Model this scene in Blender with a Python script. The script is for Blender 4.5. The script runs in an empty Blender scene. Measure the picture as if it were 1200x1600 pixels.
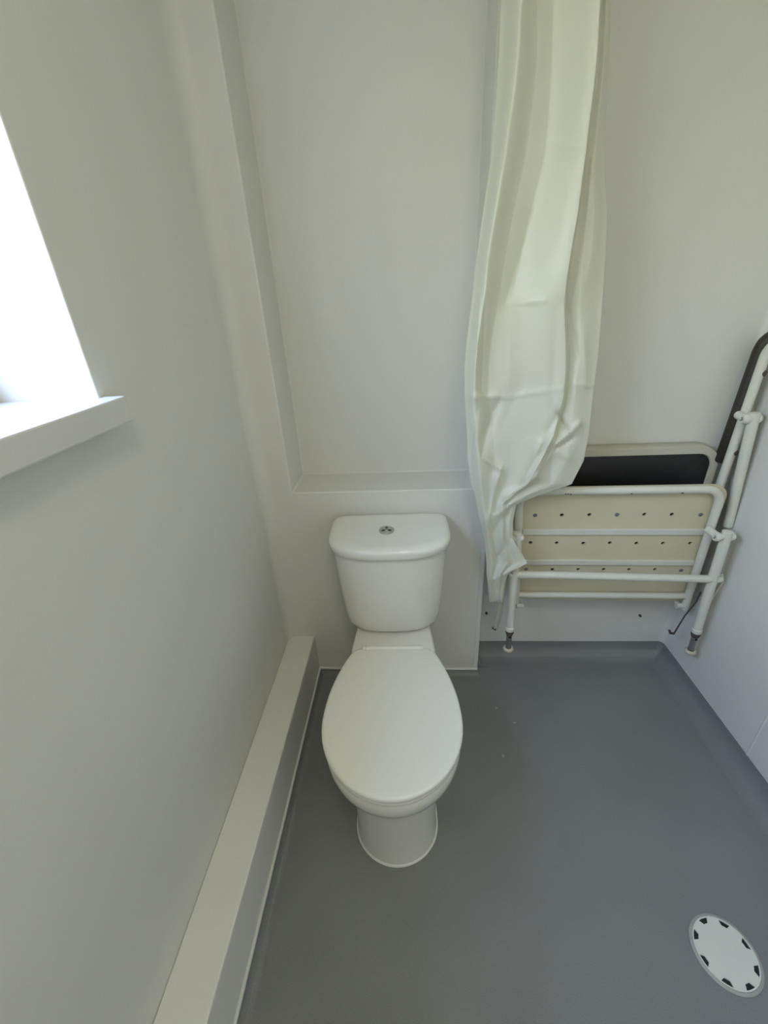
import bpy, bmesh, math
from mathutils import Vector, Matrix

# ------------------------------------------------------------------ camera, light, exposure
S = bpy.context.scene
COL = S.collection
PI = math.pi

CAM = Vector((0.339, -1.2632, 1.3582)); PITCH, YAW, ROLL, FPX = 0.4649, -0.0764, -0.0542, 657.376
fwd = Vector((math.sin(YAW)*math.cos(PITCH), math.cos(YAW)*math.cos(PITCH), -math.sin(PITCH)))
r0 = Vector((math.cos(YAW), -math.sin(YAW), 0)); u0 = r0.cross(fwd)
RGT = math.cos(ROLL)*r0 + math.sin(ROLL)*u0
UPV = -math.sin(ROLL)*r0 + math.cos(ROLL)*u0
cd = bpy.data.cameras.new('camera'); cam = bpy.data.objects.new('camera', cd); COL.objects.link(cam)
cam.matrix_world = Matrix(((RGT.x, UPV.x, -fwd.x, CAM.x), (RGT.y, UPV.y, -fwd.y, CAM.y), (RGT.z, UPV.z, -fwd.z, CAM.z), (0, 0, 0, 1)))
cd.sensor_fit = 'VERTICAL'; cd.sensor_height = 32.0; cd.lens = FPX*32.0/1600.0
cd.clip_start = 0.02; cd.clip_end = 100
S.camera = cam

S.view_settings.view_transform = 'Standard'; S.view_settings.look = 'None'
S.view_settings.gamma = 1.0; S.view_settings.use_curve_mapping = False
S.view_settings.exposure = 0.9

def ramp_world():
    w = bpy.data.worlds.new('overcast_daylight'); S.world = w; w.use_nodes = True
    nt = w.node_tree; nt.nodes.clear()
    out = nt.nodes.new('ShaderNodeOutputWorld'); bg = nt.nodes.new('ShaderNodeBackground')
    tc = nt.nodes.new('ShaderNodeTexCoord'); sp = nt.nodes.new('ShaderNodeSeparateXYZ')
    mr = nt.nodes.new('ShaderNodeMapRange'); cr = nt.nodes.new('ShaderNodeValToRGB')
    nt.links.new(tc.outputs['Generated'], sp.inputs[0]); nt.links.new(sp.outputs['Z'], mr.inputs['Value'])
    mr.inputs['From Min'].default_value = -1; mr.inputs['From Max'].default_value = 1
    nt.links.new(mr.outputs[0], cr.inputs[0])
    e = cr.color_ramp.elements
    e[0].position = 0.0; e[0].color = (0.26, 0.26, 0.18, 1)
    e[1].position = 1.0; e[1].color = (0.72, 1.05, 2.2, 1)
    for p, c in ((0.46, (0.32, 0.32, 0.23, 1)), (0.52, (0.70, 0.72, 0.60, 1)), (0.68, (0.92, 1.05, 1.35, 1))):
        k = e.new(p); k.color = c
    nt.links.new(cr.outputs[0], bg.inputs[0]); bg.inputs[1].default_value = WORLD
    nt.links.new(bg.outputs[0], out.inputs[0])
WORLD = 6.6
ramp_world()

# daylight enters through the window; the portal only guides sampling
WY0, WY1, WZ0, WZ1, GLX = -1.60, -0.597, 1.2397, 2.05, -0.40
pl = bpy.data.lights.new('window_portal', 'AREA'); pl.shape = 'RECTANGLE'
pl.size = WZ1-WZ0; pl.size_y = WY1-WY0; pl.cycles.is_portal = True
po = bpy.data.objects.new('window_portal', pl); COL.objects.link(po)
po.location = (GLX-0.03, (WY0+WY1)/2, (WZ0+WZ1)/2); po.rotation_euler = (0, -PI/2, 0)

YF = -2.10

# ------------------------------------------------------------------ measured room
FL = -0.03
XL, XB, XP, XR = -0.1647, -0.0621, 0.587, 1.361
YA, HB = 0.1108, 0.1755
XN, XNR, ZN, DN = -0.062, 0.537, 0.8007, 0.165
CEIL = 2.40; ZUP = 0.0417

def at(px, py, Y):
    """point on the plane y=Y where the photo shows pixel (px, py)"""
    d = RGT*((px-600)/FPX) - UPV*((py-800)/FPX) + fwd
    return CAM + d*((Y-CAM.y)/d.y)

# ------------------------------------------------------------------ materials
def mat(name, col, rough=0.5, metal=0.0, noise=0.0, nscale=40, bump=0.0, bscale=60, coat=0.0, spec=0.5, rvar=0.0, wave=0.0):
    m = bpy.data.materials.new(name); m.use_nodes = True; nt = m.node_tree
    b = nt.nodes['Principled BSDF']
    b.inputs['Base Color'].default_value = (*col, 1); b.inputs['Roughness'].default_value = rough
    b.inputs['Metallic'].default_value = metal; b.inputs['Specular IOR Level'].default_value = spec
    b.inputs['Coat Weight'].default_value = coat; b.inputs['Coat Roughness'].default_value = 0.08
    tc = nt.nodes.new('ShaderNodeTexCoord')
    if noise:
        n = nt.nodes.new('ShaderNodeTexNoise'); n.inputs['Scale'].default_value = nscale; n.inputs['Detail'].default_value = 6
        nt.links.new(tc.outputs['Object'], n.inputs['Vector'])
        mx = nt.nodes.new('ShaderNodeMix'); mx.data_type = 'RGBA'
        mx.inputs[6].default_value = (*[c*(1-noise) for c in col], 1); mx.inputs[7].default_value = (*[min(1, c*(1+noise)) for c in col], 1)
        nt.links.new(n.outputs['Fac'], mx.inputs[0]); nt.links.new(mx.outputs[2], b.inputs['Base Color'])
    last = None
    if wave:
        n = nt.nodes.new('ShaderNodeTexNoise'); n.inputs['Scale'].default_value = 2.2; n.inputs['Detail'].default_value = 1
        nt.links.new(tc.outputs['Object'], n.inputs['Vector'])
        bp = nt.nodes.new('ShaderNodeBump'); bp.inputs['Distance'].default_value = 0.02; bp.inputs['Strength'].default_value = wave
        nt.links.new(n.outputs['Fac'], bp.inputs['Height']); last = bp
    if bump:
        n = nt.nodes.new('ShaderNodeTexNoise'); n.inputs['Scale'].default_value = bscale; n.inputs['Detail'].default_value = 4
        nt.links.new(tc.outputs['Object'], n.inputs['Vector'])
        bp = nt.nodes.new('ShaderNodeBump'); bp.inputs['Distance'].default_value = 0.002; bp.inputs['Strength'].default_value = bump
        nt.links.new(n.outputs['Fac'], bp.inputs['Height'])
        if last: nt.links.new(last.outputs[0], bp.inputs['Normal'])
        last = bp
    if last: nt.links.new(last.outputs[0], b.inputs['Normal'])
    return m

M = {}
M['wall'] = mat('white_wet_wall_sheet', (0.765, 0.765, 0.715), 0.42, noise=0.02, nscale=6, bump=0.10, bscale=300, wave=0.25, spec=0.35)
M['ceil'] = mat('white_ceiling_paint', (0.84, 0.84, 0.81), 0.8, noise=0.02, nscale=8)
M['box'] = mat('white_boxing_board', (0.84, 0.84, 0.79), 0.40, noise=0.015, nscale=8, bump=0.06, bscale=260, spec=0.4)
M['seal'] = mat('white_sealant', (0.78, 0.78, 0.75), 0.35)
M['reveal'] = mat('white_gloss_paint', (0.82, 0.83, 0.82), 0.35)
M['sill'] = mat('white_sill_plastic', (0.72, 0.72, 0.70), 0.30)
M['upvc'] = mat('white_window_plastic', (0.80, 0.81, 0.80), 0.25)
M['ceramic'] = mat('white_glazed_ceramic', (0.83, 0.825, 0.76), 0.18, noise=0.008, nscale=5, coat=0.3)
M['plastic'] = mat('white_seat_plastic', (0.87, 0.865, 0.795), 0.32, noise=0.008, nscale=7)
M['chrome'] = mat('brushed_chrome', (0.55, 0.56, 0.57), 0.22, metal=1.0, noise=0.05)
M['dark'] = mat('dark_recess_plastic', (0.012, 0.012, 0.013), 0.5, noise=0.05)
M['paint'] = mat('white_painted_tube', (0.72, 0.72, 0.64), 0.35, noise=0.05, nscale=35, bump=0.15, bscale=120)
M['cream'] = mat('yellowed_cream_plastic', (0.68, 0.63, 0.45), 0.42, noise=0.06, nscale=9, bump=0.1)
M['rim'] = mat('grey_cream_rim_plastic', (0.56, 0.54, 0.45), 0.45, noise=0.05, nscale=20)
M['black'] = mat('black_vinyl_pad', (0.010, 0.010, 0.012), 0.45, noise=0.1, bump=0.3, bscale=160)
M['brown'] = mat('dark_brown_rubber_pad', (0.035, 0.03, 0.022), 0.55, noise=0.15, bump=0.3)
M['steel'] = mat('dull_steel_tube', (0.36, 0.36, 0.36), 0.38, metal=0.85, noise=0.12, nscale=60)
M['rust'] = mat('rusty_dark_collar', (0.10, 0.075, 0.07), 0.7, noise=0.4, nscale=90)
M['rubber'] = mat('cream_rubber_foot', (0.62, 0.56, 0.44), 0.6, noise=0.06)
M['plug'] = mat('blue_grey_screw_plug', (0.14, 0.18, 0.19), 0.45, noise=0.1)
M['drain'] = mat('white_drain_plastic', (0.74, 0.77, 0.69), 0.4, noise=0.03, nscale=14, bump=0.1)
M['drainring'] = mat('grey_drain_ring', (0.42, 0.44, 0.40), 0.45, noise=0.05, nscale=20)
M['rail'] = mat('white_rail_enamel', (0.78, 0.78, 0.76), 0.3)

def vinyl():
    m = mat('grey_safety_vinyl', (0.125, 0.135, 0.137), 0.42, spec=0.45, bump=0.18, bscale=420)
    nt = m.node_tree; b = nt.nodes['Principled BSDF']; tc = nt.nodes.new('ShaderNodeTexCoord')
    n1 = nt.nodes.new('ShaderNodeTexNoise'); n1.inputs['Scale'].default_value = 500; n1.inputs['Detail'].default_value = 2
    n2 = nt.nodes.new('ShaderNodeTexNoise'); n2.inputs['Scale'].default_value = 3.0; n2.inputs['Detail'].default_value = 4
    vo = nt.nodes.new('ShaderNodeTexNoise'); vo.inputs['Scale'].default_value = 14; vo.inputs['Detail'].default_value = 3
    for n in (n1, n2, vo): nt.links.new(tc.outputs['Object'], n.inputs['Vector'])
    cr = nt.nodes.new('ShaderNodeValToRGB'); e = cr.color_ramp.elements
    e[0].position = 0.3; e[0].color = (0.210, 0.216, 0.214, 1); e[1].position = 0.7; e[1].color = (0.270, 0.278, 0.276, 1)
    nt.links.new(n1.outputs['Fac'], cr.inputs[0])
    cr2 = nt.nodes.new('ShaderNodeValToRGB'); e = cr2.color_ramp.elements
    e[0].position = 0.35; e[0].color = (0.93, 0.93, 0.93, 1); e[1].position = 0.7; e[1].color = (1.06, 1.06, 1.06, 1)
    nt.links.new(n2.outputs['Fac'], cr2.inputs[0])
    mx = nt.nodes.new('ShaderNodeMix'); mx.data_type = 'RGBA'; mx.blend_type = 'MULTIPLY'; mx.inputs[0].default_value = 1
    nt.links.new(cr.outputs[0], mx.inputs[6]); nt.links.new(cr2.outputs[0], mx.inputs[7]); nt.links.new(mx.outputs[2], b.inputs['Base Color'])
    mr = nt.nodes.new('ShaderNodeMapRange'); mr.inputs['To Min'].default_value = 0.36; mr.inputs['To Max'].default_value = 0.50
    nt.links.new(vo.outputs['Fac'], mr.inputs['Value']); nt.links.new(mr.outputs[0], b.inputs['Roughness'])
    return m
M['vinyl'] = vinyl()

def curtain_mat():
    m = bpy.data.materials.new('white_shower_curtain_cloth'); m.use_nodes = True; nt = m.node_tree
    b = nt.nodes['Principled BSDF']; out = nt.nodes['Material Output']
    b.inputs['Base Color'].default_value = (0.82, 0.825, 0.72, 1); b.inputs['Roughness'].default_value = 0.42
    b.inputs['Sheen Weight'].default_value = 0.15
    tr = nt.nodes.new('ShaderNodeBsdfTranslucent'); tr.inputs[0].default_value = (0.80, 0.81, 0.68, 1)
    mx = nt.nodes.new('ShaderNodeMixShader'); mx.inputs[0].default_value = 0.28
    nt.links.new(b.outputs[0], mx.inputs[1]); nt.links.new(tr.outputs[0], mx.inputs[2]); nt.links.new(mx.outputs[0], out.inputs[0])
    tc = nt.nodes.new('ShaderNodeTexCoord'); n = nt.nodes.new('ShaderNodeTexNoise')
    n.inputs['Scale'].default_value = 9; n.inputs['Detail'].default_value = 4
    mp = nt.nodes.new('ShaderNodeMapping'); mp.inputs['Scale'].default_value = (1, 1, 0.35)
    nt.links.new(tc.outputs['Object'], mp.inputs[0]); nt.links.new(mp.outputs[0], n.inputs['Vector'])
    bp = nt.nodes.new('ShaderNodeBump'); bp.inputs['Distance'].default_value = 0.008; bp.inputs['Strength'].default_value = 0.35
    nt.links.new(n.outputs['Fac'], bp.inputs['Height']); nt.links.new(bp.outputs[0], b.inputs['Normal']); nt.links.new(bp.outputs[0], tr.inputs['Normal'])
    return m
M['curtain'] = curtain_mat()

def glass_mat():
    m = bpy.data.materials.new('obscured_window_glass'); m.use_nodes = True; nt = m.node_tree; nt.nodes.clear()
    out = nt.nodes.new('ShaderNodeOutputMaterial'); t = nt.nodes.new('ShaderNodeBsdfTransparent'); g = nt.nodes.new('ShaderNodeBsdfGlossy')
    t.inputs[0].default_value = (0.93, 0.95, 0.94, 1); g.inputs['Roughness'].default_value = 0.15
    mx = nt.nodes.new('ShaderNodeMixShader'); mx.inputs[0].default_value = 0.07
    nt.links.new(t.outputs[0], mx.inputs[1]); nt.links.new(g.outputs[0], mx.inputs[2]); nt.links.new(mx.outputs[0], out.inputs[0])
    return m
M['glass'] = glass_mat()

# ------------------------------------------------------------------ helpers
def link(name, bm, m, parent=None, smooth=None, kind=None, bevel=0.0, seg=2, label=None, inv=None):
    bmesh.ops.recalc_face_normals(bm, faces=bm.faces)
    me = bpy.data.meshes.new(name); bm.to_mesh(me); bm.free()
    ms = m if isinstance(m, (list, tuple)) else [m]
    for k in ms: me.materials.append(k)
    o = bpy.data.objects.new(name, me); COL.objects.link(o)
    if smooth is not None:
        for p in me.polygons: p.use_smooth = True
        try: me.set_sharp_from_angle(angle=math.radians(smooth))
        except Exception: pass
    if bevel:
        b = o.modifiers.new('bevel', 'BEVEL'); b.width = bevel; b.segments = seg; b.limit_method = 'ANGLE'; b.angle_limit = math.radians(40)
    if parent is not None: o.parent = parent
    if kind: o['kind'] = kind
    if label: o['label'] = label
    return o

def thing(name, label, cat, loc=(0, 0, 0), rz=0.0, group=None):
    o = bpy.data.objects.new(name, None); COL.objects.link(o); o.location = loc; o.rotation_euler = (0, 0, rz)
    o.empty_display_size = 0.1; o['label'] = label; o['category'] = cat
    if group: o['group'] = group
    return o

def box(bm, x0, x1, y0, y1, z0, z1):
    vs = [bm.verts.new((x, y, z)) for x in (x0, x1) for y in (y0, y1) for z in (z0, z1)]
    for f in ((0, 1, 3, 2), (4, 6, 7, 5), (0, 4, 5, 1), (2, 3, 7, 6), (0, 2, 6, 4), (1, 5, 7, 3)): bm.faces.new([vs[i] for i in f])

def fillet(pts, r, n=8):
    pts = [Vector(p) for p in pts]; out = [pts[0]]
    for i in range(1, len(pts)-1):
        a, b, c = pts[i-1], pts[i], pts[i+1]
        rr = r[i] if isinstance(r, dict) and i in r else (0 if isinstance(r, dict) else r)
        if rr <= 0: out.append(b); continue
        u = (a-b).normalized(); v = (c-b).normalized(); p = b+u*rr; q = b+v*rr
        for k in range(n+1):
            t = k/n; out.append((1-t)**2*p + 2*t*(1-t)*b + t*t*q)
    out.append(pts[-1]); return out

def tube(bm, pts, rad, seg=14, caps=True, flat=None):
    """tube along a polyline; rad = number or list; flat = (axis vector, factor) squashes the section"""
    pts = [Vector(p) for p in pts]; n = len(pts)
    rads = rad if isinstance(rad, (list, tuple)) else [rad]*n
    rings = []; up = None
    for i, p in enumerate(pts):
        t = (pts[min(i+1, n-1)]-pts[max(i-1, 0)]).normalized()
        if up is None:
            a = Vector((0, 0, 1)) if abs(t.z) < 0.9 else Vector((1, 0, 0)); up = (a-t*a.dot(t)).normalized()
        else: up = (up-t*up.dot(t)).normalized()
        s = t.cross(up); ring = []
        for k in range(seg):
            a = 2*PI*k/seg; d = (up*math.cos(a)+s*math.sin(a))*rads[i]
            if flat: ax = flat[0]; d = d-ax*d.dot(ax)*(1-flat[1])
            ring.append(bm.verts.new(p+d))
        rings.append(ring)
    for a, b in zip(rings, rings[1:]):
        for k in range(seg): bm.faces.new((a[k], a[(k+1) % seg], b[(k+1) % seg], b[k]))
    if caps: bm.faces.new(rings[0][::-1]); bm.faces.new(rings[-1])

def capsule_rads(n_end, r, pts, ends=(True, True)):
    return r

def loft(bm, rings, cap0=True, cap1=True):
    R = [[bm.verts.new(p) for p in r] for r in rings]; n = len(R[0])
    for a, b in zip(R, R[1:]):
        for k in range(n): bm.faces.new((a[k], a[(k+1) % n], b[(k+1) % n], b[k]))
    if cap0: bm.faces.new(R[0][::-1])
    if cap1: bm.faces.new(R[-1])
    return R

def rrect(x0, x1, z0, z1, r, n=7):
    """rounded rectangle outline, counter-clockwise in (x, z)"""
    out = []
    for cx, cz, a0 in ((x1-r, z1-r, 0), (x0+r, z1-r, 90), (x0+r, z0+r, 180), (x1-r, z0+r, 270)):
        for k in range(n+1):
            a = math.radians(a0+90*k/n); out.append((cx+r*math.cos(a), cz+r*math.sin(a)))
    return out

def holed_plate(bm, outline, holes, thick, place):
    """flat plate with real holes; outline and holes in (u, v), place maps (u, v, w) to 3D, w in 0..thick"""
    layers = []
    for w in (0, thick):
        tmp = bmesh.new(); loops = []
        for loop in [outline]+holes:
            vs = [tmp.verts.new((u, v, 0)) for u, v in loop]
            for i in range(len(vs)): tmp.edges.new((vs[i], vs[(i+1) % len(vs)]))
            loops.append(vs)
        tmp.verts.index_update(); idx = {v: i for i, v in enumerate(tmp.verts)}
        bmesh.ops.triangle_fill(tmp, use_beauty=True, use_dissolve=False, edges=tmp.edges[:], normal=(0, 0, 1))
        vv = [bm.verts.new(place(v.co.x, v.co.y, w)) for v in tmp.verts]
        for f in tmp.faces: bm.faces.new([vv[idx[v]] for v in f.verts])
        layers.append((vv, [[idx[v] for v in l] for l in loops])); tmp.free()
    for la, lb in zip(layers[0][1], layers[1][1]):
        for i in range(len(la)):
            j = (i+1) % len(la); bm.faces.new((layers[0][0][la[i]], layers[0][0][la[j]], layers[1][0][lb[j]], layers[1][0][lb[i]]))

def circle(cx, cy, r, n=12): return [(cx+r*math.cos(2*PI*k/n), cy+r*math.sin(2*PI*k/n)) for k in range(n)]

# ------------------------------------------------------------------ the room
bm = bmesh.new(); box(bm, XL-0.12, XR+0.12, YF-0.1, 0.42, FL-0.1, FL); floor = link('floor', bm, M['vinyl'], kind='structure')
for px, py, wx, wy in ((776, 1106, .006, .003), (804, 1129, .009, .0025), (786, 1181, .004, .006)):   # small white smears left on the vinyl
    d = RGT*((px-600)/FPX) - UPV*((py-800)/FPX) + fwd; p = CAM+d*((FL-CAM.z)/d.z); bm = bmesh.new()
    o_ = [(p.x+wx*math.cos(2*PI*k/12)*(1+.3*math.sin(5*k)), p.y+wy*math.sin(2*PI*k/12)*(1+.3*math.cos(3*k))) for k in range(12)]
    loft(bm, [[(x, y, FL+z) for x, y in o_] for z in (.0001, .0005)]); link('paint_smear', bm, M['drainring'], floor, label='small pale smear on the grey vinyl')
bm = bmesh.new(); box(bm, XL-0.3, XR+0.12, YF-0.1, 0.42, CEIL, CEIL+0.1); link('ceiling', bm, M['ceil'], kind='structure')

# left wall, four slabs round the window opening
bm = bmesh.new(); X0 = XL-0.26
ys = [YF, WY0, WY1, 0.0]; WZB = WZ0-0.030; zs = [FL, WZB, WZ1, CEIL]
def quad(bm, a, b, c, d): bm.faces.new([bm.verts.new(p) for p in (a, b, c, d)])
for i in range(3):
    for j in range(3):
        if i == 1 and j == 1: continue
        quad(bm, (XL, ys[i], zs[j]), (XL, ys[i+1], zs[j]), (XL, ys[i+1], zs[j+1]), (XL, ys[i], zs[j+1]))
        quad(bm, (X0, ys[i], zs[j]), (X0, ys[i+1], zs[j]), (X0, ys[i+1], zs[j+1]), (X0, ys[i], zs[j+1]))
for a, b in (((WY0, WZB), (WY1, WZB)), ((WY1, WZB), (WY1, WZ1)), ((WY1, WZ1), (WY0, WZ1)), ((WY0, WZ1), (WY0, WZB)),
             ((YF, FL), (0, FL)), ((0, FL), (0, CEIL)), ((0, CEIL), (YF, CEIL)), ((YF, CEIL), (YF, FL))):
    quad(bm, (XL, *a), (XL, *b), (X0, *b), (X0, *a))
bmesh.ops.remove_doubles(bm, verts=bm.verts, dist=1e-5)
link('wall_left', bm, M['wall'], kind='structure', bevel=0.003)

# back wall: toilet panel with ledge and niche, step back to the shower alcove
def arc(cx, cy, r, a0, a1, n=6): return [(cx+r*math.cos(math.radians(a0+(a1-a0)*k/n)), cy+r*math.sin(math.radians(a0+(a1-a0)*k/n))) for k in range(n+1)]
RC = 0.042
cL = arc(XL+RC, -RC, RC, 180, 90)                      # soft coved corner left
cR = arc(XR-0.02, YA-0.02, 0.02, 90, 0)
low = cL+[(XN, 0), (XNR, 0), (XP, 0), (XP, YA)]+cR
upp = cL+[(XN, 0), (XN, DN), (XNR, DN), (XNR, 0), (XP, 0), (XP, YA)]+cR
bm = bmesh.new()
def strip(pts, z0, z1):
    a = [bm.verts.new((x, y, z0)) for x, y in pts]; b = [bm.verts.new((x, y, z1)) for x, y in pts]
    for i in range(len(pts)-1): bm.faces.new((a[i], a[i+1], b[i+1], b[i]))
strip(low, FL, ZN); strip(upp, ZN, CEIL)
quad(bm, (XN, 0, ZN), (XNR, 0, ZN), (XNR, DN, ZN), (XN, DN, ZN))
bmesh.ops.remove_doubles(bm, verts=bm.verts, dist=1e-5)
o = link('wall_back', bm, M['wall'], kind='structure', smooth=35, bevel=0.004)

bm = bmesh.new(); box(bm, XR, XR+0.1, YF, YA-0.02, FL, CEIL); link('wall_right', bm, M['wall'], kind='structure')
bm = bmesh.new(); box(bm, XL-0.26, XR+0.1, YF-0.1, YF, FL, CEIL); link('wall_front', bm, M['wall'], kind='structure')
bm = bmesh.new(); box(bm, XL-0.12, XR+0.12, 0.32, 0.42, FL, CEIL); box(bm, XL-0.26, XL-0.12, 0.0, 0.42, FL, CEIL)
link('wall_outer', bm, M['wall'], kind='structure')

# unseen opal disc lamp, added behind the camera to brighten the lower room
FILL_LIGHT = 10.5
lamp = thing('added_fill_light', 'unseen round opal lamp added on the ceiling behind the viewer as fill light', 'added fill light', (0.55, -1.70, CEIL))
def turned(prof, n=40): return [[(q*math.cos(2*PI*k/n), q*math.sin(2*PI*k/n), z) for k in range(n)] for q, z in prof]
bm = bmesh.new(); loft(bm, turned([(.19, -.0005), (.19, -.022), (.183, -.026), (.178, -.026)])); link('fill_lamp_base', bm, M['rail'], lamp, smooth=40)
em = mat('fill_lamp_glow', (0.8, 0.8, 0.8), 0.5); em.node_tree.nodes['Principled BSDF'].inputs['Emission Color'].default_value = (1.0, 0.92, 0.74, 1)
em.node_tree.nodes['Principled BSDF'].inputs['Emission Strength'].default_value = FILL_LIGHT
bm = bmesh.new(); loft(bm, turned([(.176, -.0262), (.176, -.045), (.165, -.062), (.13, -.072), (.07, -.077)])); link('fill_diffuser', bm, em, lamp, smooth=60)

# boxed-in pipes along the left wall
bm = bmesh.new(); box(bm, XL, XB, YF, 0.0, FL, HB); link('trim_1', bm, M['box'], kind='structure', bevel=0.004)
# vinyl coved up the walls
def cove(name, path, top, kind='structure'):
    """sweep the coved profile along a plan path; room lies on the right of the path direction"""
    h = top-FL; q = min(.055, max(.03, h*.8)); prof = [(-0.002, FL), (-0.002, top), (0.0015, top)]
    prof += [(0.0015+q*(1-math.cos(math.radians(a))), top-h*math.sin(math.radians(a))) for a in range(9, 91, 9)]
    bm = bmesh.new(); P = [Vector(p) for p in path]; rings = []
    for i, p in enumerate(P):
        d0 = (p-P[i-1]).normalized() if i else (P[1]-p).normalized(); d1 = (P[i+1]-p).normalized() if i < len(P)-1 else d0
        n0 = Vector((d0.y, -d0.x)); n1 = Vector((d1.y, -d1.x)); m = (n0+n1).normalized(); k = 1/max(0.3, m.dot(n0))
        rings.append([(p.x+m.x*k*t, p.y+m.y*k*t, z+0.0004) for t, z in prof])
    loft(bm, rings); return link(name, bm, M['vinyl'], kind=kind, smooth=40)
cove('baseboard_left', [(XB, YF+0.01), (XB, 0.0), (XP, 0.0), (XP, 0.03)], -0.002)
cove('baseboard_back', [(XP, 0.028), (XP, YA), (XR-0.015, YA), (XR, YA-0.015), (XR, YA-0.03)], ZUP)
cove('baseboard_right', [(XR, YA-0.028), (XR, YF+0.01)], ZUP)
# white sealing bead on the left and back upstand
def bead(path, z, r=0.0045):
    bm = bmesh.new(); tube(bm, [(x, y, z) for x, y in path], r, 8)
    return bm
link('trim_2', bead([(XB+0.002, YF+0.02), (XB+0.002, -0.002)], 0.002, 0.0045), M['seal'], kind='structure', smooth=60)
link('trim_3', bead([(XB, -0.004), (XP+0.002, -0.004)], 0.002, 0.006), M['seal'], kind='structure', smooth=60)
# corner angle on the panel edge
bm = bmesh.new(); box(bm, XP-0.014, XP+0.002, -0.0022, 0.0, 0.0, CEIL-0.002); box(bm, XP, XP+0.0022, -0.0022, 0.016, 0.0, CEIL-0.002)
link('trim_4', bm, M['seal'], kind='structure', bevel=0.0008)
# welded joint in the right wall sheet
bm = bmesh.new(); tube(bm, [(XR-0.0, -0.378, ZUP), (XR-0.0, -0.378, CEIL)], 0.004, 8, flat=(Vector((1, 0, 0)), 0.45)); link('trim_5', bm, M['wall'], kind='structure', smooth=60)

# window: sill board, frame, pane
bm = bmesh.new(); box(bm, GLX, XL+0.001, WY0, WY1, WZ0-0.030, WZ0); box(bm, XL+0.0005, XL+0.037, WY0-0.03, WY1+0.014, WZ0-0.042, WZ0)
link('trim_6', bm, M['sill'], kind='structure', bevel=0.003)
bm = bmesh.new()
for (y0, y1, z0, z1) in ((WY0, WY1, WZ0, WZ0+0.055), (WY0, WY1, WZ1-0.055, WZ1), (WY0, WY0+0.055, WZ0+0.055, WZ1-0.055), (WY1-0.055, WY1, WZ0+0.055, WZ1-0.055), (-1.12, -1.07, WZ0+0.055, WZ1-0.055)):
    box(bm, GLX, GLX+0.06, y0, y1, z0, z1)
wf = link('window_1', bm, M['upvc'], kind='structure', bevel=0.004)
bm = bmesh.new(); box(bm, GLX+0.024, GLX+0.030, WY0+0.05, WY1-0.05, WZ0+0.05, WZ1-0.05); link('pane', bm, M['glass'], wf)

# ------------------------------------------------------------------ toilet
TX, TR = 0.262, 0.022
toilet = thing('toilet', 'white close-coupled toilet with its lid down against the back wall', 'toilet', (TX, 0, FL), TR)
ZT = 0.382-FL                                         # lid top above the floor
def outline(dc, af, w, db, wb, nb=9, nf=16, pf=2.0, bow=0.0):
    """half-width profile: back corner (db, wb) swelling to w at dc, then an ellipse to the front dc+af. returns (x, y) ring"""
    rt = []
    for k in range(nb):
        t = k/nb; s = math.sin(t*PI/2)**2.3
        rt.append((wb+(w-wb)*s, db+(dc-db)*t))
    for k in range(nf+1):
        a = PI/2*k/nf; rt.append((w*abs(math.cos(a))**(2/pf), dc+af*abs(math.sin(a))**(2/pf)))
    rt[-1] = (0.0, dc+af)
    ring = [(x, -d) for x, d in rt]+[(-x, -d) for x, d in rt[-2::-1]]
    return ring
def lv(ring, z): return [(x, y, z) for x, y in ring]
# pan: pedestal to rim
H = -FL
bm = bmesh.new()
lev = [(0.0, .560, .110, .117, .10, .098), (.012, .560, .108, .116, .10, .096), (.05, .556, .108, .114, .10, .092), (.12, .553, .108, .115, .10, .092),
       (.19, .550, .110, .118, .10, .094), (.235, .545, .118, .126, .09, .097), (.27, .538, .138, .142, .08, .100), (.295, .530, .166, .161, .06, .104),
       (.318, .525, .190, .174, .04, .106), (.338, .523, .197, .179, .035, .106), (.366, .521, .200, .180, .03, .108), (.374, .520, .197, .177, .032, .106)]
loft(bm, [lv(outline(dc, af, w, db, wb), z) for z, dc, af, w, db, wb in lev])
link('pan', bm, M['ceramic'], toilet, smooth=50)
bm = bmesh.new()
loft(bm, [lv(outline(.560, af, w, .10, .098), z) for z, af, w in ((.0003, .1135, .1205), (.002, .113, .120), (.005, .110, .117), (.006, .107, .114))])
link('sealant_bead', bm, M['seal'], toilet, smooth=50)
# neck platform between pan rim and cistern
bm = bmesh.new()
def plat(e, z): return [(-.122+e, -.03, z), (.122-e, -.03, z), (.126-e, -.17, z), (.131-e, -.225, z), (.134-e, -.262, z), (.130-e, -.285, z), (.10, -.295+e, z), (-.10, -.295+e, z), (-.130+e, -.285, z), (-.134+e, -.262, z), (-.131+e, -.225, z), (-.126+e, -.17, z)]
loft(bm, [plat(.004, .34), plat(0, .36), plat(0, .388), plat(.003, .395), plat(.008, .398)])
link('cistern_platform', bm, M['ceramic'], toilet, smooth=50)

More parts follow.
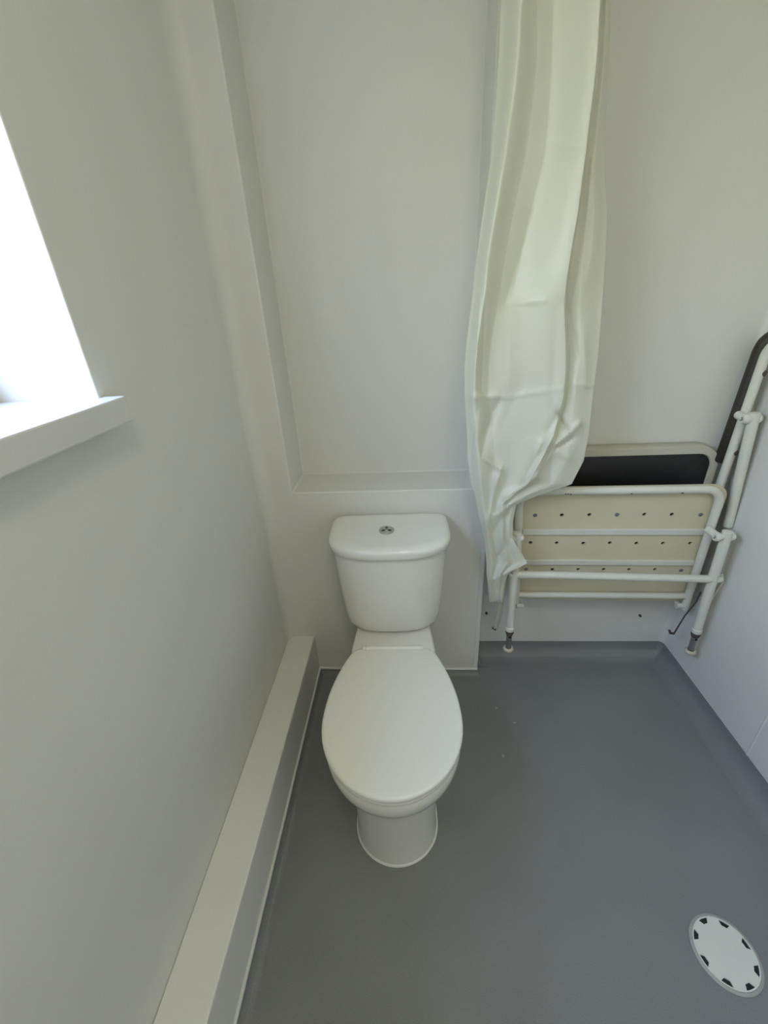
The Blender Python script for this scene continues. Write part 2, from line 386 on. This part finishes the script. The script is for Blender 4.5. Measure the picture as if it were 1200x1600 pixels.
BPTS = [(.184, .520), (.1828, .485), (.179, .45), (.1735, .42), (.1665, .39), (.1575, .36), (.147, .33), (.138, .308), (.129, .290), (.119, .279), (.104, .273), (.085, .272), (0.0, .272)]
BSEG = [math.hypot(a[0]-b[0], a[1]-b[1]) for a, b in zip(BPTS, BPTS[1:])]
def lid_ring(g, zz, front=0.0):
    """oval lid outline shrunk by g"""
    out = []; n = 64
    for k in range(n):
        a = 2*PI*k/n; c, s = math.cos(a), math.sin(a)
        if s >= 0: x = (.184-g)*c; d = .520+(.207-g+front)*s
        else:
            q = (1-abs(c)) if abs(c) > .0 else 1.0; q = min(1.0, abs(math.atan2(s, abs(c)))/(PI/2)); L = sum(BSEG); t = q*L; j = 0
            while j < len(BSEG)-1 and t > BSEG[j]: t -= BSEG[j]; j += 1
            f = t/BSEG[j]; hx = BPTS[j][0]*(1-f)+BPTS[j+1][0]*f; hd = BPTS[j][1]*(1-f)+BPTS[j+1][1]*f
            x = math.copysign(max(hx-g, 0), c) if abs(c) > 1e-6 else 0.0; d = max(hd, .272+g)
        out.append((x, -d, zz))
    return out
bm = bmesh.new()
loft(bm, [lid_ring(.010, ZT-.034), lid_ring(.004, ZT-.032), lid_ring(.002, ZT-.028), lid_ring(.003, ZT-.021), lid_ring(.007, ZT-.019)])
link('seat', bm, M['plastic'], toilet, smooth=50)
bm = bmesh.new()
loft(bm, [lid_ring(.006, ZT-.017), lid_ring(.001, ZT-.015), lid_ring(0, ZT-.011), lid_ring(.0005, ZT-.005), lid_ring(.003, ZT-.0015), lid_ring(.009, ZT), lid_ring(.05, ZT+.001), lid_ring(.10, ZT+.0015)])
link('lid', bm, M['plastic'], toilet, smooth=50)
bm = bmesh.new(); tube(bm, [(-.085, -.272, ZT-.006), (.085, -.272, ZT-.006)], .0095, 16)
hb = link('hinge_bar', bm, M['plastic'], toilet, smooth=50)
for sx in (-1, 1):
    bm = bmesh.new(); tube(bm, [(sx*.0865, -.272, ZT-.006), (sx*.094, -.272, ZT-.006)], .0092, 16); link('hinge_cap', bm, M['plastic'], hb, smooth=50)

def dring(w, front, back, z, g=0.0, pf=2.7, pb=9, dc=.12, n=72):
    out = []
    for k in range(n):
        a = 2*PI*k/n; c, s = math.cos(a), math.sin(a)
        if s >= 0: x = (w-g)*math.copysign(abs(c)**(2/pf), c); d = dc+(front-dc-g)*abs(s)**(2/pf)
        else: x = (w-g)*math.copysign(abs(c)**(2/pb), c); d = dc-(dc-back-g)*abs(s)**(2/pb)
        out.append((x, -d, z))
    return out
# cistern body tapering down, rounded underside
zb = .398; zt = .722
bm = bmesh.new(); rings = []
for t, w, fr in ((0, .118, .180), (.02, .136, .195), (.05, .148, .204), (.10, .156, .210), (.2, .160, .215), (.4, .166, .222), (.6, .171, .227), (.8, .175, .232), (1, .178, .235)):
    rings.append(dring(w, fr, .012, zb+(zt-zb)*t, pf=2.6))
loft(bm, rings); link('cistern', bm, M['ceramic'], toilet, smooth=50)
bm = bmesh.new(); z0 = .718; z1 = .7531
rings = [dring(.176, .236, .010, z0), dring(.184, .246, .006, z0+.001), dring(.187, .250, .005, z0+.005), dring(.189, .251, .005, z1-.012), dring(.189, .251, .005, z1-.006, .003),
         dring(.189, .251, .005, z1-.002, .008), dring(.189, .251, .005, z1, .015), dring(.189, .251, .005, z1+.0005, .03), dring(.189, .251, .005, z1-.0015, .045), dring(.189, .251, .005, z1-.0015, .07)]
loft(bm, rings); lid = link('cistern_lid', bm, M['ceramic'], toilet, smooth=50)
bm = bmesh.new()
def disc(bm, cx, cy, r, z0, z1, n=32, ch=.001):
    loft(bm, [[(cx+q*math.cos(2*PI*k/n), cy+q*math.sin(2*PI*k/n), z) for k in range(n)] for q, z in ((r, z0), (r, z1-ch), (r-ch, z1))])
disc(bm, -.008, -.128, .0235, z1-.004, z1+.004)
fb = link('flush_button', bm, M['chrome'], lid, smooth=40)
bm = bmesh.new()
for k in range(3):
    a = PI/2+k*2*PI/3; cx, cy = -.008+.0115*math.cos(a), -.128+.0115*math.sin(a)
    disc(bm, cx, cy, .0048, z1+.003, z1+.0046, 14, .0004)
    tube(bm, [(-.008+.004*math.cos(a), -.128+.004*math.sin(a), z1+.0042), (-.008+.018*math.cos(a), -.128+.018*math.sin(a), z1+.0042)], .0011, 6)
link('button_marking', bm, M['dark'], fb, smooth=40)

# ------------------------------------------------------------------ folding shower seat
seat = thing('folding_shower_seat', 'folded white tubular shower seat with perforated cream panel hanging on the alcove wall', 'shower seat', (1.0, YA, 0.45))
def sp(px, py, Y): return at(px, py, Y)-Vector((1.0, YA, 0.45))
def lk(name, bm, m, par=seat, **k): return link(name, bm, m, par, **k)
YT, YB = -0.050, -0.012                                # frame leans: top forward, bottom nearer the wall
RT = 0.0125
# seat frame: closed at the top, legs of the U run down to the wall hinge
fpts = [sp(1069, 951, YB), sp(1130, 764, YT), sp(812, 768, YT), sp(806, 940, YB)]
fr = fillet(fpts, {1: .055, 2: .055}, 10)
bm = bmesh.new(); tube(bm, fr, RT); frame = lk('seat_frame', bm, M['paint'], smooth=50)
bm = bmesh.new(); tube(bm, [sp(1072, 931, YB-.0), sp(806, 929, YB-.0)], RT*.9); lk('cross_rail', bm, M['paint'], smooth=50)
# perforated panel behind the frame
P00, P10, P01, P11 = sp(803, 936, YB+.016), sp(1077, 939, YB+.016), sp(800, 763, YT+.018), sp(1142, 757, YT+.018)
nrm = (P10-P00).cross(P01-P00).normalized()
if nrm.y > 0: nrm = -nrm                              # towards the viewer
def place(u, v, w):
    a = P00.lerp(P10, u); b = P01.lerp(P11, u); return a.lerp(b, v)-nrm*w
def inv_uv(px, py):
    """panel coordinates of a pixel, by search on the bilinear patch"""
    u, v = .5, .5; O = Vector((1.0, YA, 0.45))
    def prj(p):
        d = p+O-CAM; z = d.dot(fwd); return 600+FPX*d.dot(RGT)/z, 800-FPX*d.dot(UPV)/z
    for _ in range(12):
        x, y = prj(place(u, v, 0)); x1, y1 = prj(place(u+1e-3, v, 0)); x2, y2 = prj(place(u, v+1e-3, 0))
        a, b, c, d = (x1-x)/1e-3, (x2-x)/1e-3, (y1-y)/1e-3, (y2-y)/1e-3; det = a*d-b*c
        ex, ey = px-x, py-y; u += (ex*d-b*ey)/det; v += (a*ey-c*ex)/det
    return u, v
W = (P10-P00).length; Hh = (P01-P00).length
out = [(x/W, z/Hh) for x, z in rrect(0, W, 0, Hh, .045)]
rows = [[(836, 805), (878, 805), (921, 804.5), (964, 804), (1007, 804), (1050, 804), (1094.5, 804)],
        [(829, 848), (870, 848.5), (911.5, 849), (953, 848.5), (994.5, 849), (1036, 849), (1078.5, 849)],
        [(822, 889), (863, 890), (903.5, 890), (943.5, 890), (983, 890), (1023.5, 890), (1064, 891)]]
holes = []; plugs = []
for r_, row in enumerate(rows):
    for c_, (px, py) in enumerate(row):
        u, v = inv_uv(px, py)
        if (r_ == 0 and c_ in (0, 3, 6)) or (r_ == 2 and c_ in (0, 6)): plugs.append((u, v, r_))
        else: holes.append([(u+.0066/W*math.cos(a), v+.0066/Hh*math.sin(a)) for a in [2*PI*k/12 for k in range(12)]])
bm = bmesh.new(); holed_plate(bm, out, holes, .006, place)
panel = lk('seat_panel', bm, M['cream'], label='yellowed cream perforated plastic panel')
# dark padding on the seat's far face, seen only through the holes
bm = bmesh.new(); ins = [(.02+.96*u, .03+.94*v) for u, v in out]
loft(bm, [[place(u, v, w) for u, v in ins] for w in (.0062, .022)]); link('seat_pad', bm, M['black'], panel, bevel=.004, label='black padding on the far face of the seat')
for u, v, r_ in plugs:
    bm = bmesh.new(); c = place(u, v, 0); tube(bm, [c-nrm*.002, c+nrm*.0012, c+nrm*.0028], [.0066, .0066, .0035], 12); link('screw', bm, M['plug' if r_ == 0 else 'steel'], panel, smooth=40, label='blue-grey screw head' if r_ == 0 else 'dull grey screw head')
for (a, b, h) in (((816, 830), (1112, 830), .011), ((812, 877), (1092, 878.5), .0105)):
    bm = bmesh.new(); ua = inv_uv(*a); ub = inv_uv(*b); A = place(*ua, 0); B = place(*ub, 0); d = (B-A).normalized(); upd = (P01-P00).normalized()
    loft(bm, [[q+upd*s*h+nrm*w for s, w in ((-1, 0), (1, 0), (1, .008), (-1, .008))] for q in (A, B)])
    lk('flat_bar', bm, M['paint'], bevel=.002)
# small dark paint chips on the top tube
for px, py, r_ in ((884, 771.5, .0028), (888, 771, .0034), (892, 772, .0026), (987, 771.5, .0022), (1067, 770, .0030)):
    c = sp(px, py, YT-RT*.90); ch = bmesh.new(); tube(ch, [c+Vector((0, .003, -.001)), c+Vector((0, -.0006, 0))], r_, 8)
    link('paint_chip', ch, M['rust'], frame, label='dark chip in the white paint')
# legs with clamp knuckle, ferrule, steel tip and rubber foot
YL = -0.092
def leg(top, bot, side):
    a, b = sp(*top, YL), sp(*bot, YL); d = (b-a).normalized(); L = (b-a).length
    k1, k2 = L-.098, L-.084
    bm = bmesh.new(); tube(bm, [a-d*.010, a-d*.008, a+d*.0, a+d*k1], [.010, .015, .015, .0135] if 0 else [.009, .0145, .0148, .0135])
    g = lk('leg', bm, M['paint'], smooth=40)
    bm = bmesh.new(); tube(bm, [a+d*(k1-.014), a+d*(k1-.010), a+d*(k1-.006), a+d*(k1-.002), a+d*(k1+.004)], [.0135, .0165, .0150, .0168, .0150]); link('ferrule', bm, M['paint'], g, smooth=60)
    bm = bmesh.new(); tube(bm, [a+d*(k1+.003), a+d*(k1+.010), a+d*(k1+.024)], [.0145, .0150, .0115]); link('collar', bm, M['rust'], g, smooth=50, label='dark rusty collar')
    bm = bmesh.new(); tube(bm, [a+d*(k1+.018), a+d*(L-.016)], .0098); link('steel_tip', bm, M['steel'], g, smooth=50, label='dull steel adjustable tip')
    bm = bmesh.new(); c = a+d*(k1+.030)+Vector((0, -.0090, 0)); tube(bm, [c+Vector((0, .003, 0)), c-Vector((0, .0022, 0))], .0042, 10); link('push_button', bm, M['dark'], g, smooth=50)
    bm = bmesh.new(); f = a+d*L; tube(bm, [f-d*.020, f-d*.014, f-d*.013], [.0085, .0100, .0105]); link('foot_washer', bm, M['dark'], g, smooth=50)
    bm = bmesh.new(); tube(bm, [f-d*.013, f-d*.010, f-d*.004, f+d*.001, f+d*.003], [.011, .017, .0185, .016, .009]); link('rubber_foot', bm, M['rubber'], g, smooth=60, label='cream rubber foot')
    return g, a
lR, aR = leg((1136, 834), (1078, 1019), 1)
lL, aL = leg((808, 836), (794, 1015), -1)
def knuckle(c, parent, ext0, ext1, bolt=True, link_y=.045):
    """pivot barrel across the tube, a lug back to the frame, bolt holes in the ends"""
    bm = bmesh.new()
    tube(bm, [c+Vector((-ext0, 0, 0)), c+Vector((-ext0+.003, 0, 0)), c+Vector((-ext0+.012, 0, 0)), c+Vector((-ext0+.018, 0, 0)), c+Vector((ext1-.014, 0, 0)), c+Vector((ext1-.008, 0, 0)), c+Vector((ext1, 0, 0))], [.0125, .0145, .0145, .011, .011, .0135, .0115], 16)
    tube(bm, [c+Vector((-ext0+.010, .0, 0)), c+Vector((-ext0+.004, link_y, .004))], [.012, .012], 12)
    k = link('knuckle', bm, M['paint'], parent, smooth=45)
    bm = bmesh.new(); tube(bm, [c+Vector((-ext0+.002, 0, 0)), c+Vector((-ext0-.0012, 0, 0))], .0058, 12); link('bolt', bm, M['steel'], parent, smooth=40, label='recessed steel bolt')
knuckle(aR+Vector((0, 0, -.010)), lR, .034, .022, link_y=.040)
knuckle(aL+Vector((0, 0, -.010)), lL, .018, .019, link_y=.040)
bm = bmesh.new(); A, B = sp(795, 897, YL), sp(1126, 905, YL)
tube(bm, [A, A.lerp(B, .012), A.lerp(B, .985), B], [.010, RT, RT, .0105]); lk('leg_rail', bm, M['paint'], smooth=45)
# hinge lugs at the lower ends of the frame, wall plates and the pivot rod
for px in (1062, 812):
    bm = bmesh.new(); a = sp(px, 946, YB); tube(bm, [a+Vector((-.012, 0, 0)), a+Vector((.012, 0, 0))], .0105, 12)
    c = a+Vector((0, 0, 0)); e = Vector((c.x, -.002, c.z)); tube(bm, [c, e], .007, 10)
    lk('hinge_lug', bm, M['paint'], smooth=45)
    bm = bmesh.new(); x = c.x; box(bm, x-.02, x+.02, -.008, -.0005, c.z-.05, c.z+.10); lk('wall_plate', bm, M['paint'], bevel=.002)
# hanging stays
def stay(pts, w, m='steel'):
    bm = bmesh.new(); tube(bm, pts, w, 8, flat=(Vector((0, 1, 0)), .35)); return lk('stay', bm, M[m], smooth=50)
s1 = stay([sp(1128, 898, -.075), sp(1131, 908, -.07), sp(1118, 928, -.065), sp(1098, 955, -.05)], .0042, 'paint')
s2 = stay([sp(1095, 925, -.055), sp(1088, 940, -.05), sp(1070, 962, -.045), sp(1053, 990, -.035)], .0036, 'rust')
bm = bmesh.new(); tube(bm, [sp(1053, 990, -.035), sp(1047, 989, -.035), sp(1046, 985, -.035)], .0045, 8); link('hook', bm, M['rust'], s2, smooth=50)
s3 = stay([sp(791, 898, -.070), sp(786, 925, -.065), sp(781, 958, -.055), sp(774, 984, -.045)], .0085, 'rim')
bm = bmesh.new(); tube(bm, [sp(776, 976, -.043), sp(773, 983, -.043), sp(770, 981, -.043)], [.005, .007, .005], 8); link('hook', bm, M['rust'], s3, smooth=50)

# backrest: grey-cream rim with black pad, hung flat on the wall
yb = .055
T0, T1 = sp(1117, 745, yb), sp(1100, 698.5, yb); TL = sp(905, 702, yb)
x1 = T0.x; z1b = (T1.z+TL.z)/2; x0 = -.335; z0b = z1b-.30
def ring3(x0, x1, z0, z1, r, y): return [(x, y, z) for x, z in rrect(x0, x1, z0, z1, r, 9)]
bm = bmesh.new(); y0 = yb-YA
R_ = [ring3(x0+.004, x1-.004, z0b+.004, z1b-.004, .058, -.001), ring3(x0, x1, z0b, z1b, .062, -.006), ring3(x0, x1, z0b, z1b, .062, y0+.006), ring3(x0+.004, x1-.004, z0b+.004, z1b-.004, .058, y0),
      ring3(x0+.022, x1-.022, z0b+.022, z1b-.024, .045, y0), ring3(x0+.026, x1-.026, z0b+.026, z1b-.028, .042, y0+.012)]
loft(bm, R_); br = lk('backrest', bm, M['rim'], smooth=45, label='grey-cream backrest rim')
bm = bmesh.new()
loft(bm, [ring3(x0+.025, x1-.025, z0b+.025, z1b-.027, .042, y0+.016), ring3(x0+.025, x1-.025, z0b+.025, z1b-.027, .042, y0+.006), ring3(x0+.034, x1-.034, z0b+.034, z1b-.036, .034, y0+.003)])
link('pad', bm, M['black'], br, smooth=45, label='black vinyl pad')

# right armrest folded up against the wall
ya = .022
bm = bmesh.new()
arm_pts = fillet([sp(1100, 840, ya), sp(1126, 755, ya), sp(1198, 548, ya), sp(1206, 532, ya)+Vector((0, -.03, 0.01))], {1: .04, 2: .02}, 6)
tube(bm, arm_pts, .0125); arm = lk('armrest', bm, M['paint'], smooth=50)
bm = bmesh.new(); d0 = sp(1127, 722, ya+.030); d1 = sp(1189, 549, ya+.030); dd = (d1-d0).normalized()
bend = [d1-dd*.02, d1, d1+dd*.022+Vector((.003, -.002, 0)), d1+dd*.036+Vector((.012, -.006, 0)), d1+dd*.044+Vector((.024, -.012, 0)), d1+dd*.046+Vector((.036, -.020, 0)), d1+dd*.044+Vector((.044, -.025, 0))]
bend = fillet(bend, .006, 4)
pp = [d0, d0+dd*.006, d0.lerp(d1, .5)]+bend
tube(bm, pp, [.015, .0205, .0205]+[.0205]*(len(bend)-3)+[.019, .017, .012], 16); link('arm_pad', bm, M['brown'], arm, smooth=60, label='dark brown arm pad')
for px, py in ((1189, 583), (1145, 707)):
    bm = bmesh.new(); c = sp(px, py, ya-.004); tube(bm, [c+Vector((.0, .008, 0)), c+Vector((.006, -.006, 0)), c+Vector((.0075, -.009, 0))], [.0085, .0085, .005], 12); link('screw', bm, M['rust'], arm, smooth=45, label='dark pad screw')
# arm support tube
ys_ = -.012
a = sp(1178, 652, ys_); b = sp(1137, 822, -.020)
bm = bmesh.new(); d = (b-a).normalized(); tube(bm, [a-d*.014, a-d*.012, a, b], [.010, .0145, .0145, .0135])
sup = lk('support_tube', bm, M['paint'], smooth=40)
bm = bmesh.new(); c = a+Vector((0, 0, -.004)); tube(bm, [c+Vector((-.032, 0, 0)), c+Vector((-.028, 0, 0)), c+Vector((-.016, 0, 0)), c+Vector((-.010, 0, 0)), c+Vector((.007, 0, 0)), c+Vector((.011, 0, 0)), c+Vector((.017, 0, 0))], [.0115, .014, .014, .011, .011, .0145, .0125], 16)
tube(bm, [c+Vector((-.022, .0, 0)), c+Vector((-.020, .034, .004))], .012, 12)
link('knuckle', bm, M['paint'], sup, smooth=45)
bm = bmesh.new(); tube(bm, [c+Vector((-.030, 0, 0)), c+Vector((-.0332, 0, 0))], .0055, 12); link('bolt', bm, M['steel'], sup, smooth=40)

# screws left in the alcove wall
for px, py, lab in ((1000, 962, 'small dark screw in the alcove wall below the middle of the folded shower seat'), (760, 958, 'small dark screw in the alcove wall beside the panel edge, left of the seat leg')):
    p = at(px, py, YA-.003); bm = bmesh.new(); tube(bm, [(0, .004, 0), (0, -.004, 0), (0, -.006, 0)], [.005, .005, .003], 10)
    o = link('screw', bm, M['rust'], smooth=45); o.location = p; o['label'] = lab; o['category'] = 'screw'

# ------------------------------------------------------------------ shower curtain
def lerp(a, b, t): return a+(b-a)*t
CR = [  # photo row: x of left edge, strip ridge, valley, band start, band ridge, tuck, back fold, right edge
 (-590, [836, 872, 896, 920, 985, 987, 992, 998]),  (-190, [797, 830, 854, 878, 950, 952, 959, 965]), (0, [783, 815, 840, 866, 938, 941, 948, 955]), (100, [778, 808, 838, 862, 931, 934, 943, 951]), (240, [768, 790, 822, 852, 915, 918, 930, 944]),
 (330, [755, 775, 803, 830, 903, 906, 928, 948]), (400, [745, 763, 790, 815, 891, 894, 922, 946]), (470, [737, 756, 778, 800, 882, 886, 908, 942]),
 (560, [727, 744, 765, 800, 884, 889, 905, 935]), (604, [726, 742, 763, 800, 882, 887, 900, 929]), (620, [726, 742, 763, 800, 880, 885, 898, 927]), (680, [730, 745, 770, 800, 865, 871, 893, 920]),
 (720, [731, 748, 773, 796, 845, 853, 884, 912]), (757, [736, 752, 772, 790, 824, 833, 865, 893]), (772, [742, 754, 768, 780, 800, 808, 826, 846]),
 (788, [745, 755, 766, 775, 785, 792, 800, 807]), (815, [750, 758, 768, 776, 786, 790, 796, 801]), (842, [757, 763, 771, 777, 785, 790, 795, 801]),
 (880, [760, 768, 776, 784, 793, 801, 812, 824]), (896, [760, 766, 772, 776, 782, 786, 790, 794]), (910, [762, 766, 770, 774, 779, 782, 785, 789]), (942, [765, 768, 771, 775, 778, 781, 783, 785])]
YC = -0.135
DEP = {  # depth of each column, negative towards the room
 0: [.028, -.026, .012, .022, -.040, .004, -.002, .020], 1: [.022, -.018, .010, .010, -.018, .006, -.002, .012]}
CREASE = [  # fold lines in the cloth: x1, y1, x2, y2, depth, half width
 (735, 620, 783, 619, -.010, 4), (783, 622, 880, 607, -.0035, 3), (883, 470, 905, 560, .004, 6), (898, 600, 931, 603, -.004, 3),
 (750, 712, 783, 734, -.013, 5), (783, 734, 776, 760, -.008, 6), (776, 745, 764, 812, -.012, 7), (745, 640, 735, 720, .006, 6), (768, 640, 752, 712, .012, 8), (783, 620, 752, 690, .008, 6),
 (872, 647, 886, 670, .012, 5), (872, 648, 858, 670, .008, 5), (905, 662, 870, 694, -.014, 6), (870, 694, 838, 745, -.016, 7), (838, 745, 792, 782, -.014, 6),
 (893, 686, 868, 700, .012, 4), (846, 690, 838, 712, -.007, 4), (838, 712, 818, 757, .010, 6), (818, 757, 786, 781, .010, 5), (872, 706, 889, 716, -.007, 4), (862, 705, 860, 762, .008, 7),
 (805, 783, 775, 806, -.012, 4), (801, 790, 772, 830, .008, 5), (800, 842, 776, 872, .009, 4), (800, 843, 824, 880, -.006, 4), (824, 881, 772, 905, -.012, 4), (770, 840, 778, 880, .007, 5),
 (750, 470, 742, 600, -.006, 4), (757, 480, 752, 610, .006, 4), (848, 470, 800, 473, -.004, 4), (850, 228, 905, 228, -.002, 4), (790, 470, 835, 330, .006, 14), (870, 480, 862, 640, .005, 9), (800, 470, 796, 600, -.004, 12),
 (761, 905, 768, 940, -.006, 4), (785, 900, 776, 930, .006, 4), (768, 925, 785, 934, -.006, 3), (925, 250, 905, 470, -.005, 8), (912, 520, 915, 600, -.006, 10), (785, 665, 815, 600, .004, 12)]
def seg_d(px, py, x1, y1, x2, y2):
    dx, dy = x2-x1, y2-y1; t = max(0, min(1, ((px-x1)*dx+(py-y1)*dy)/(dx*dx+dy*dy)))
    return math.hypot(px-x1-t*dx, py-y1-t*dy), t
bm = bmesh.new(); NU, NV = 150, 420
def cm(p0, p1, p2, p3, t): return 0.5*((2*p1)+(-p0+p2)*t+(2*p0-5*p1+4*p2-p3)*t*t+(-p0+3*p1-3*p2+p3)*t**3)
grid = []
for j in range(NV+1):
    py = -590+(942+590)*j/NV
    i = max(k for k in range(len(CR)) if CR[k][0] <= py+1e-6); i = min(i, len(CR)-2)
    t = (py-CR[i][0])/(CR[i+1][0]-CR[i][0])
    ia, ib = max(i-1, 0), min(i+2, len(CR)-1)
    sharp = CR[i][0] >= 590
    xs = []
    for c in range(8):
        if sharp: xs.append(lerp(CR[i][1][c], CR[i+1][1][c], t))
        else: xs.append(cm(CR[ia][1][c], CR[i][1][c], CR[i+1][1][c], CR[ib][1][c], t))
    s = max(0, min(1, (py-430)/150)); fade = 1-0.55*max(0, min(1, (py-740)/60))
    dep = [lerp(DEP[0][c], DEP[1][c], s)*fade for c in range(8)]
    row = []
    for k in range(NU+1):
        g = k/NU*7; c = min(int(g), 6); f = g-c
        fs = f if c in (4,) else lerp(f, f*f*(3-2*f), .55)
        px = lerp(xs[c], xs[c+1], f); d = lerp(dep[c], dep[c+1], fs)
        for (x1, y1, x2, y2, am, w) in CREASE:
            if min(y1, y2)-4*w < py < max(y1, y2)+4*w:
                q, tt = seg_d(px, py, x1, y1, x2, y2)
                if q < 5*w: d += am*math.exp(-(q/w)**1.25)
        row.append(bm.verts.new(at(px, py, YC+d)))
    grid.append(row)
for j in range(NV):
    for k in range(NU): bm.faces.new((grid[j][k], grid[j][k+1], grid[j+1][k+1], grid[j+1][k]))
ZTOP = min(v.co.z for v in grid[0])
cur = link('shower_curtain', bm, M['curtain'], smooth=60)
so = cur.modifiers.new('thickness', 'SOLIDIFY'); so.thickness = .0006; so.offset = 0
cur['label'] = 'white shower curtain hanging gathered and creased, its hem over the folded shower seat'; cur['category'] = 'shower curtain'

# rail the curtain hangs from, above the frame of the photo
bm = bmesh.new(); zr = max(v.z for v in [at(836, -590, YC), at(998, -590, YC)])+.004
tube(bm, [(XNR+.002, -.001, zr+.0), (XNR+.002, -.06, zr), ] , .010); bm.free()
bm = bmesh.new(); tube(bm, [(XL+.001, YC, zr+.014), (XR-.001, YC, zr+.014)], .0125); rl = link('curtain_rail', bm, M['rail'], smooth=50)
rl['label'] = 'white curtain rail crossing the shower alcove above the photo edge'; rl['category'] = 'curtain rail'

# ------------------------------------------------------------------ floor drain
DX, DY, DR = 1.041, -0.813, 0.0705
dr = thing('floor_drain', 'round white slotted drain cover set in the grey floor', 'drain', (DX, DY, FL))
bm = bmesh.new(); n = 64
loft(bm, [[(q*math.cos(2*PI*k/n), q*math.sin(2*PI*k/n), z) for k in range(n)] for q, z in ((DR, -.002), (DR, .002), (DR-.003, .0045), (DR-.0055, .0050), (DR-.0065, .0042), (DR-.0072, .001))], cap1=False)
link('ring', bm, M['drainring'], dr, smooth=40)
bm = bmesh.new(); loft(bm, [[(q*math.cos(2*PI*k/n), q*math.sin(2*PI*k/n), z) for k in range(n)] for q, z in ((DR-.004, .0003), (DR-.004, .0008))]); link('dish', bm, M['dark'], dr)
sl = []
for k in range(8):
    a0 = 2*PI*(k+.35)/8; wa = .185; ro, ri = .0610, .0515
    sl.append([(ro*math.cos(a0+wa*s), ro*math.sin(a0+wa*s)) for s in (-1, -.5, 0, .5, 1)]+[(ri*math.cos(a0+wa*s*.55), ri*math.sin(a0+wa*s*.55)) for s in (1, 0, -1)])
bm = bmesh.new(); holed_plate(bm, circle(0, 0, DR-.0068, 72), sl, .003, lambda u, v, w: (u, v, .0014+w))
link('cover', bm, M['drain'], dr)
